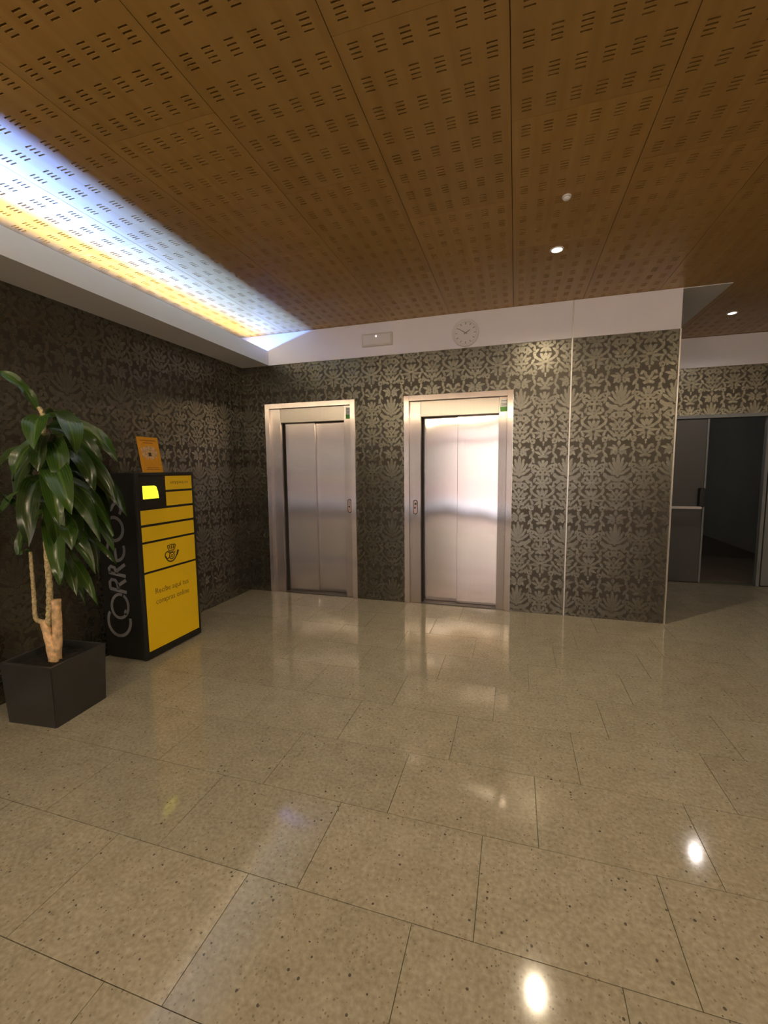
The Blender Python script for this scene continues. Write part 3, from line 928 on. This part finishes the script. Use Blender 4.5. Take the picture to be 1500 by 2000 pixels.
obj('post_gap', box(2.806, 2.827, YF+0.040, YF+0.055, 0.006, 1.998), M['black'], fd)

# ------------------------------------------------------------------ parcel locker
LY0, LY1, LX0, LX1, LZ = 2.462, 3.055, -3.034, -2.640, 1.430
lk = thing('parcel_locker', 'black parcel locker with yellow doors against the dark left wall', 'locker', ((LX0+LX1)/2, (LY0+LY1)/2, 0))
ox, oy = (LX0+LX1)/2, (LY0+LY1)/2
def lkbox(name, m, x0, x1, y0, y1, z0, z1, bev=0.002, parent=None):
    return obj(name, box(x0-ox, x1-ox, y0-oy, y1-oy, z0, z1, bev), m, parent or lk)
lkbox('cabinet', M['black'], LX0, LX1-0.012, LY0, LY1, 0.012, LZ, 0.004)
lkbox('plinth', M['black'], LX0+0.02, LX1-0.03, LY0+0.02, LY1-0.02, 0.0, 0.012, 0.0)
fx = LX1-0.0122
def rim(y0, y1, z0, z1, nm='front_rail'):
    lkbox(nm, M['black'], fx, LX1, y0, y1, z0, z1, 0.0015)
rim(LY0, 2.490, 0.012, LZ, 'front_stile'); rim(3.036, LY1, 0.012, LZ, 'front_stile')
rim(2.490, 3.036, 1.408, LZ); rim(2.490, 3.036, 0.012, 0.060)
def ldoor(y0, y1, z0, z1, m='yellow'):
    return lkbox('locker_door', M[m], fx, LX1-0.001, y0, y1, z0, z1, 0.002)
d1 = ldoor(2.751, 3.033, 1.292, 1.402)
d2 = ldoor(2.751, 3.033, 1.166, 1.275)
d3 = ldoor(2.493, 3.033, 1.040, 1.148)
d4 = ldoor(2.493, 3.033, 0.912, 1.022)
d5 = ldoor(2.493, 3.033, 0.682, 0.895)
d6 = ldoor(2.493, 3.033, 0.064, 0.665)
# control panel with the lit screen
cp_ = lkbox('control_panel', M['screenpanel'], fx, LX1-0.004, 2.493, 2.740, 1.166, 1.404, 0.002)
bm = bmesh.new()
sc_pts = [(2.526, 1.233), (2.674, 1.233), (2.668, 1.285), (2.655, 1.322), (2.640, 1.330), (2.526, 1.332)]
A = [bm.verts.new((LX1-0.0038-ox, y-oy, z)) for y, z in sc_pts]
B = [bm.verts.new((LX1-0.0025-ox, y-oy, z)) for y, z in sc_pts]
bm.faces.new(B); bm.faces.new(A[::-1])
for k in range(len(A)):
    bm.faces.new((A[k], A[(k+1) % len(A)], B[(k+1) % len(A)], B[k]))
bmesh.ops.recalc_face_normals(bm, faces=bm.faces[:])
scr = obj('screen', bm, M['screen'], cp_)
scr['label'] = 'small bright yellow lit screen'
obj('screen_text', boxes([(LX1-0.0024-ox, LX1-0.0020-ox, y0-oy, y1-oy, z, z+0.003) for y0, y1, z in ((2.54, 2.61, 1.300), (2.54, 2.625, 1.285), (2.54, 2.60, 1.270), (2.54, 2.64, 1.256))]), M['screenink'], cp_)
# lettering on the doors (facing +X: text x -> +Y)
def door_text(s, size, y, z, m, parent, width=None):
    me = text_mesh(s, size, 0.0002)
    if width:
        xs_ = [v.co.x for v in me.vertices]
        k = width/(max(xs_)-min(xs_))
        for v in me.vertices:
            v.co.x *= k
    o = obj('lettering', me, m, parent)
    o.matrix_local = Matrix(((0, 0, 1, LX1-0.0006-ox), (1, 0, 0, y-oy), (0, 1, 0, z), (0, 0, 0, 1)))
    return o
door_text('citypaq.es', 0.036, 2.892, 1.341, M['inksoft'], d1, 0.195)
def door_line(s, size, y0, width, z, m, parent):
    full = text_mesh(s, size, 0.0002, 'LEFT')
    lo, hi = min(v.co.x for v in full.vertices), max(v.co.x for v in full.vertices)
    k = width/(hi-lo)
    bpy.data.meshes.remove(full)
    pre = ''
    for wd_ in s.split(' '):
        me = text_mesh(wd_, size, 0.0002, 'LEFT')
        st = 0.0
        if pre:
            q = text_mesh(pre+wd_, size, 0.0002, 'LEFT')
            st = max(v.co.x for v in q.vertices) - max(v.co.x for v in me.vertices)
            bpy.data.meshes.remove(q)
        for v in me.vertices:
            v.co.x = (v.co.x+st-lo)*k
        o = obj('lettering', me, m, parent)
        o.matrix_local = Matrix(((0, 0, 1, LX1-0.0006-ox), (1, 0, 0, y0-oy), (0, 1, 0, z), (0, 0, 0, 1)))
        pre += wd_+' '
door_line('Recibe aquí tus', 0.062, 2.583, 0.350, 0.495, M['inksoft'], d6)
door_line('compras online', 0.062, 2.583, 0.350, 0.413, M['inksoft'], d6)
# post-horn emblem: crown over a coiled horn
bm = bmesh.new()
O_ = Vector((LX1-0.0009-ox, 2.764-oy, 0.785))
UX, UY = Vector((0, 1, 0)), Vector((0, 0, 1))
ribbon(bm, arc(0.004, 0.030, 0.036, 0.010, 180, 360, 12), 0.0065, O_, UX, UY, 0.0006)
for a_ in (-0.036, -0.016, 0.004, 0.024, 0.044):
    ribbon(bm, [(a_*0.8+0.001, 0.030), (a_, 0.052), (a_+0.004, 0.060)], 0.0085, O_, UX, UY, 0.0006)
ribbon(bm, [(-0.038, 0.062), (0.004, 0.068), (0.046, 0.062)], 0.007, O_, UX, UY, 0.0006)
ribbon(bm, [(-0.024, 0.012), (0.004, 0.006), (0.032, 0.012)], 0.006, O_, UX, UY, 0.0006)
ribbon(bm, arc(-0.004, -0.022, 0.052, 0.046, 175, 335, 18), 0.010, O_, UX, UY, 0.0006)
ribbon(bm, [(0.043, -0.042), (0.060, -0.020), (0.074, 0.012)], [0.010, 0.015, 0.022], O_, UX, UY, 0.0006)
ribbon(bm, arc(-0.040, -0.012, 0.026, 0.027, 20, 340, 18), 0.009, O_, UX, UY, 0.0006)
ribbon(bm, arc(0.004, -0.024, 0.026, 0.026, 0, 360, 24)[:-1], 0.008, O_, UX, UY, 0.0006, closed=True)
ribbon(bm, arc(0.006, -0.026, 0.010, 0.011, 0, 360, 14)[:-1], 0.006, O_, UX, UY, 0.0006, closed=True)
ribbon(bm, [(0.030, -0.006), (0.040, 0.006)], 0.007, O_, UX, UY, 0.0006)
bmesh.ops.recalc_face_normals(bm, faces=bm.faces[:])
obj('horn_emblem', bm, M['ink'], d5)
# big side lettering reading upwards; local a runs up (+Z), b runs to the left (-X)
UXs, UYs = Vector((0, 0, 1)), Vector((-1, 0, 0))
Os = Vector((-2.790-ox, LY0-0.0004-oy, 0))     # baseline of the word on the side panel
SK = 0.20
def letter(strokes, w=0.022):
    bm = bmesh.new()
    for s in strokes:
        pts, ww = s if isinstance(s, tuple) else (s, w)
        ribbon(bm, [(p[0], p[1]) for p in pts], ww, Os, UXs, UYs, 0.0012)
    bmesh.ops.recalc_face_normals(bm, faces=bm.faces[:])
    # ribbon normals must point to -Y (outwards); ux x uy = Z x -X = -Y
    return obj('side_letter', bm, M['greyletter'], lk)
letter([arc(0.300, 0.092, 0.118, 0.108, 72, 300, 26, -0.30)], 0.024)                                   # C, sweeping under the O
letter([arc(0.418, 0.076, 0.094, 0.080, 0, 350, 30, -0.30), [(0.352, 0.020), (0.372, 0.030), (0.392, 0.018)]], 0.022)     # O with its inner tail
letter([[(0.530, 0.000), (0.552, 0.160)], [(0.551, 0.158), (0.600, 0.160), (0.622, 0.140), (0.618, 0.104), (0.590, 0.084), (0.545, 0.080)], [(0.578, 0.082), (0.624, 0.000)]], 0.025)   # R
letter([[(0.655, 0.000), (0.676, 0.160)], [(0.673, 0.150), (0.708, 0.158), (0.724, 0.140), (0.716, 0.104), (0.668, 0.082)], [(0.692, 0.084), (0.745, 0.000)]], 0.025)   # R
letter([arc(0.856, 0.078, 0.086, 0.082, 48, 300, 24, -0.15), [(0.782, 0.080), (0.866, 0.086)]], 0.023)                                      # E, rounded
letter([arc(1.012, 0.080, 0.088, 0.084, 0, 360, 32, -0.25)], 0.024)                               # O
letter([[(1.125, 0.018), (1.150, 0.004), (1.185, 0.004), (1.208, 0.026), (1.206, 0.056), (1.186, 0.078), (1.160, 0.094), (1.146, 0.120), (1.156, 0.148), (1.184, 0.164), (1.214, 0.160), (1.236, 0.144)]], 0.023)   # S

# ------------------------------------------------------------------ placard on the locker
pc = thing('placard', 'orange printed card leaning back on top of the black locker', 'sign', (-2.76, 2.752, LZ+0.001))
pl = [obj('card', box(-0.0015, 0.0015, -0.102, 0.102, 0.0, 0.282), M['orange'], pc)]
pl.append(obj('card_print', boxes([(0.0016, 0.0020, -0.075, 0.075, 0.250, 0.258), (0.0016, 0.0020, -0.050, 0.045, 0.230, 0.238), (0.0016, 0.0020, -0.06, 0.07, 0.020, 0.026), (0.0016, 0.0020, -0.05, 0.06, 0.036, 0.041)]), M['orangeink'], pc))
pl[-1]['kind'] = 'stuff'
bm = bmesh.new()
A = [bm.verts.new((0.0018, 0.085*math.cos(2*math.pi*k/22)*(1+0.18*math.sin(5*k)), 0.158+0.052*math.sin(2*math.pi*k/22)*(1+0.25*math.sin(3*k+1)))) for k in range(22)]
B = [bm.verts.new((0.0022, v.co.y, v.co.z)) for v in A]
bm.faces.new(B)
for k in range(22):
    bm.faces.new((A[k], A[(k+1) % 22], B[(k+1) % 22], B[k]))
bmesh.ops.recalc_face_normals(bm, faces=bm.faces[:])
pl.append(obj('pale_picture', bm, M['pale'], pc))
pl.append(obj('dark_figure', box(0.0023, 0.0027, -0.016, 0.012, 0.128, 0.158, 0.0), M['ink'], pc))
pl.append(obj('easel_foot', box(-0.075, -0.0016, -0.05, 0.05, 0.0, 0.003), M['orange'], pc))
tilt = Matrix.Rotation(math.radians(-9), 4, 'Y')
for o in pl[:-1]:
    o.matrix_local = tilt
pc.rotation_euler = (0, 0, 0)

# ------------------------------------------------------------------ planter and dracaena
pot = thing('planter', 'square dark grey planter on the terrazzo beside the locker', 'planter', (-2.632, 1.802, 0), None, math.radians(5))
bm = bmesh.new()
def sq(h, z):
    return [bm.verts.new((sx*h, sy2*h, z)) for sx, sy2 in ((-1, -1), (1, -1), (1, 1), (-1, 1))]
loops = [sq(0.170, 0.0), sq(0.182, 0.352), sq(0.1822, 0.358), sq(0.180, 0.360), sq(0.164, 0.360), sq(0.162, 0.358), sq(0.158, 0.300)]
for A, B in zip(loops[:-1], loops[1:]):
    for k in range(4):
        bm.faces.new((A[k], A[(k+1) % 4], B[(k+1) % 4], B[k]))
bm.faces.new(loops[0][::-1]); bm.faces.new(loops[-1])
bmesh.ops.bevel(bm, geom=[e for e in bm.edges if abs(e.verts[0].co.z-e.verts[1].co.z) > 0.2 and abs(e.verts[0].co.x) > 0.165], offset=0.006, segments=2, affect='EDGES')
bmesh.ops.recalc_face_normals(bm, faces=bm.faces[:])
obj('pot', bm, M['pot'], pot)
bm = bmesh.new()
bmesh.ops.create_grid(bm, x_segments=14, y_segments=14, size=0.157)
for v in bm.verts:
    v.co.z = 0.318 + random.uniform(-0.006, 0.010)
so_ = obj('soil', bm, M['soil'], pot)

PB = Vector((-2.622, 1.79, 0.318))
dr = thing('dracaena', 'tall potted corn plant with drooping green leaves left of the black locker', 'plant', PB)
def pl_obj(name, bm, m, smooth=True):
    bmesh.ops.translate(bm, verts=bm.verts[:], vec=-PB)
    return obj(name, bm, m, dr, smooth=smooth)
ca = smooth_path([(-2.613, 1.78, 0.305), (-2.635, 1.78, 0.445), (-2.667, 1.78, 0.566)], 6)
pl_obj('cane', tube(ca, [0.028-0.004*i/len(ca)+0.0012*math.sin(i*2.1) for i in range(len(ca))], 12), M['cane'])
cb = smooth_path([(-2.625, 1.80, 0.305), (-2.598, 1.80, 0.473), (-2.582, 1.80, 0.690)], 6)
pl_obj('cane', tube(cb, [0.027-0.003*i/len(cb)+0.0012*math.sin(i*1.7) for i in range(len(cb))], 12), M['cane'])
def knotty(pts, r0, r1, n=7):
    p = smooth_path(pts, n)
    return tube(p, [(r0+(r1-r0)*i/len(p))*(1+0.20*(i % 2)) for i in range(len(p))], 8)
pl_obj('stem', knotty([(-2.670, 1.78, 0.552), (-2.712, 1.78, 0.556), (-2.738, 1.78, 0.585), (-2.748, 1.79, 0.715), (-2.760, 1.80, 0.900), (-2.774, 1.81, 0.965)], 0.013, 0.008), M['stem'])
pl_obj('stem', knotty([(-2.648, 1.785, 0.530), (-2.633, 1.79, 0.600), (-2.627, 1.80, 0.753), (-2.623, 1.80, 0.953), (-2.609, 1.80, 1.211), (-2.591, 1.80, 1.418), (-2.570, 1.80, 1.621), (-2.560, 1.80, 1.758), (-2.585, 1.80, 1.805)], 0.018, 0.010), M['stem'])

LEAVES = [
((-2.601,1.800,1.794),(-2.588,1.740,1.946),(-2.699,1.660,1.992),0.048),
((-2.550,1.800,1.758),(-2.424,1.660,1.747),(-2.359,1.600,1.557),0.085),
((-2.533,1.800,1.768),(-2.231,1.720,1.798),(-2.102,1.620,1.516),0.085),
((-2.554,1.800,1.661),(-2.376,1.640,1.601),(-2.344,1.600,1.442),0.075),
((-2.577,1.800,1.598),(-2.602,1.700,1.611),(-2.624,1.660,1.393),0.075),
((-2.617,1.820,1.577),(-2.814,1.760,1.591),(-2.918,1.740,1.409),0.060),
((-2.563,1.820,1.692),(-2.420,1.940,1.691),(-2.377,2.000,1.413),0.070),
((-2.568,1.820,1.651),(-2.295,1.900,1.585),(-2.194,1.920,1.249),0.055),
((-2.575,1.820,1.588),(-2.307,1.820,1.609),(-2.214,1.800,1.326),0.075),
((-2.557,1.800,1.505),(-2.208,1.620,1.497),(-2.088,1.560,1.235),0.095),
((-2.591,1.800,1.418),(-2.509,1.640,1.383),(-2.461,1.600,1.048),0.090),
((-2.607,1.800,1.359),(-2.731,1.720,1.362),(-2.842,1.700,1.180),0.040),
((-2.611,1.800,1.255),(-2.741,1.740,1.214),(-2.811,1.700,1.334),0.030),
((-2.592,1.800,1.211),(-2.301,1.640,1.124),(-2.262,1.600,0.856),0.075),
((-2.602,1.800,1.061),(-2.334,1.700,1.030),(-2.227,1.660,0.781),0.055),
((-2.589,1.800,1.031),(-2.369,1.780,0.985),(-2.181,1.740,0.704),0.050),
((-2.598,1.820,1.329),(-2.433,1.900,1.386),(-2.351,1.920,1.027),0.070),
((-2.609,1.820,1.239),(-2.401,1.860,1.209),(-2.426,1.840,1.025),0.060),
((-2.634,1.840,1.267),(-2.472,2.000,1.194),(-2.505,2.020,0.774),0.045),
((-2.637,1.840,1.176),(-2.460,1.960,1.072),(-2.308,1.980,0.880),0.035),
((-2.621,1.840,1.447),(-2.527,1.920,1.507),(-2.458,1.940,1.169),0.080),
((-2.661,1.860,1.417),(-2.721,1.960,1.384),(-2.778,1.980,1.059),0.080),
((-2.601,1.840,1.741),(-2.667,1.960,1.848),(-2.694,2.020,1.574),0.075),
((-2.640,1.840,1.492),(-2.820,1.900,1.544),(-2.960,1.930,1.271),0.070),
((-2.683,1.840,1.205),(-2.822,1.900,1.228),(-2.960,1.920,1.061),0.040),
((-2.659,1.840,0.990),(-2.610,1.960,0.841),(-2.593,1.980,0.599),0.035),
((-2.579,1.820,1.623),(-2.295,1.700,1.634),(-2.254,1.640,1.340),0.085),
((-2.588,1.800,1.181),(-2.297,1.720,1.197),(-2.264,1.680,1.023),0.070),
((-2.606,1.840,1.566),(-2.455,2.060,1.508),(-2.458,2.080,1.121),0.050),
((-2.774,1.810,0.962),(-2.775,1.780,1.001),(-2.800,1.760,0.949),0.014),
((-2.580,1.84,1.52),(-2.34,1.98,1.50),(-2.24,2.02,1.16),0.070),
((-2.590,1.84,1.40),(-2.40,1.96,1.38),(-2.33,1.99,1.05),0.065),
((-2.600,1.84,1.30),(-2.42,1.99,1.28),(-2.38,2.03,0.95),0.060),
((-2.590,1.84,1.46),(-2.50,2.02,1.50),(-2.47,2.10,1.20),0.075),
((-2.600,1.84,1.34),(-2.50,1.90,1.36),(-2.44,1.92,1.04),0.080),
((-2.570,1.80,1.45),(-2.36,1.68,1.44),(-2.30,1.65,1.14),0.080),
((-2.585,1.80,1.32),(-2.40,1.70,1.30),(-2.34,1.67,1.00),0.075),
((-2.560,1.82,1.55),(-2.42,1.70,1.62),(-2.33,1.66,1.32),0.080),
((-2.620,1.84,1.52),(-2.72,1.78,1.56),(-2.77,1.75,1.30),0.075),
((-2.620,1.84,1.36),(-2.70,1.90,1.40),(-2.74,1.92,1.12),0.080),
((-2.590,1.82,1.16),(-2.44,1.86,1.12),(-2.36,1.88,0.84),0.060),
((-2.600,1.82,1.10),(-2.46,1.74,1.06),(-2.40,1.72,0.80),0.055),
((-2.560,1.84,1.70),(-2.44,2.02,1.76),(-2.38,2.10,1.50),0.070),
((-2.600,1.82,1.22),(-2.66,1.72,1.20),(-2.68,1.68,0.98),0.060),
]
def leaf_mesh(b, m, t, w, k):
    B, Mm, Tt = Vector(b), Vector(m), Vector(t)
    n = 12
    C = Mm*2 - (B+Tt)/2 if False else Mm
    bm = bmesh.new()
    uvl = bm.loops.layers.uv.new('UVMap')
    rnd = random.Random(k)
    lean = Vector((rnd.uniform(-0.5, 0.5), rnd.uniform(-0.4, 0.5), rnd.uniform(-0.3, 0.3)))
    rows = []
    for i in range(n+1):
        s = i/n
        p = B*(1-s)**2 + C*2*s*(1-s) + Tt*s*s
        tg = ((C-B)*(1-s) + (Tt-C)*s).normalized()
        nrm = (Vector((0.55, -0.75, 0.0)) + Vector((0, 0, 0.75)) + lean)
        side = tg.cross(nrm).normalized()
        up = side.cross(tg).normalized()
        prof = (min(1.0, 0.35+s*2.4)) * (1-max(0, (s-0.55)/0.45)**2.2)
        hw = max(w*0.62*prof, 0.001)
        wave = 0.010*math.sin(s*11+k*1.7)*min(1, s*2)
        r = []
        for q in (-1, -0.5, 0, 0.5, 1):
            r.append((bm.verts.new(p + side*hw*q + up*(abs(q)*hw*0.38 + wave*q)), (q+1)/2, s))
        rows.append(r)
    for A, Bb in zip(rows[:-1], rows[1:]):
        for q in range(4):
            vs = (A[q], A[q+1], Bb[q+1], Bb[q])
            f = bm.faces.new([v[0] for v in vs])
            for lp, v in zip(f.loops, vs):
                lp[uvl].uv = (v[1], v[2])
            f.smooth = True
    return bm
for k, L in enumerate(LEAVES):
    pl_obj('leaf', leaf_mesh(*L, k), M['leaf'])
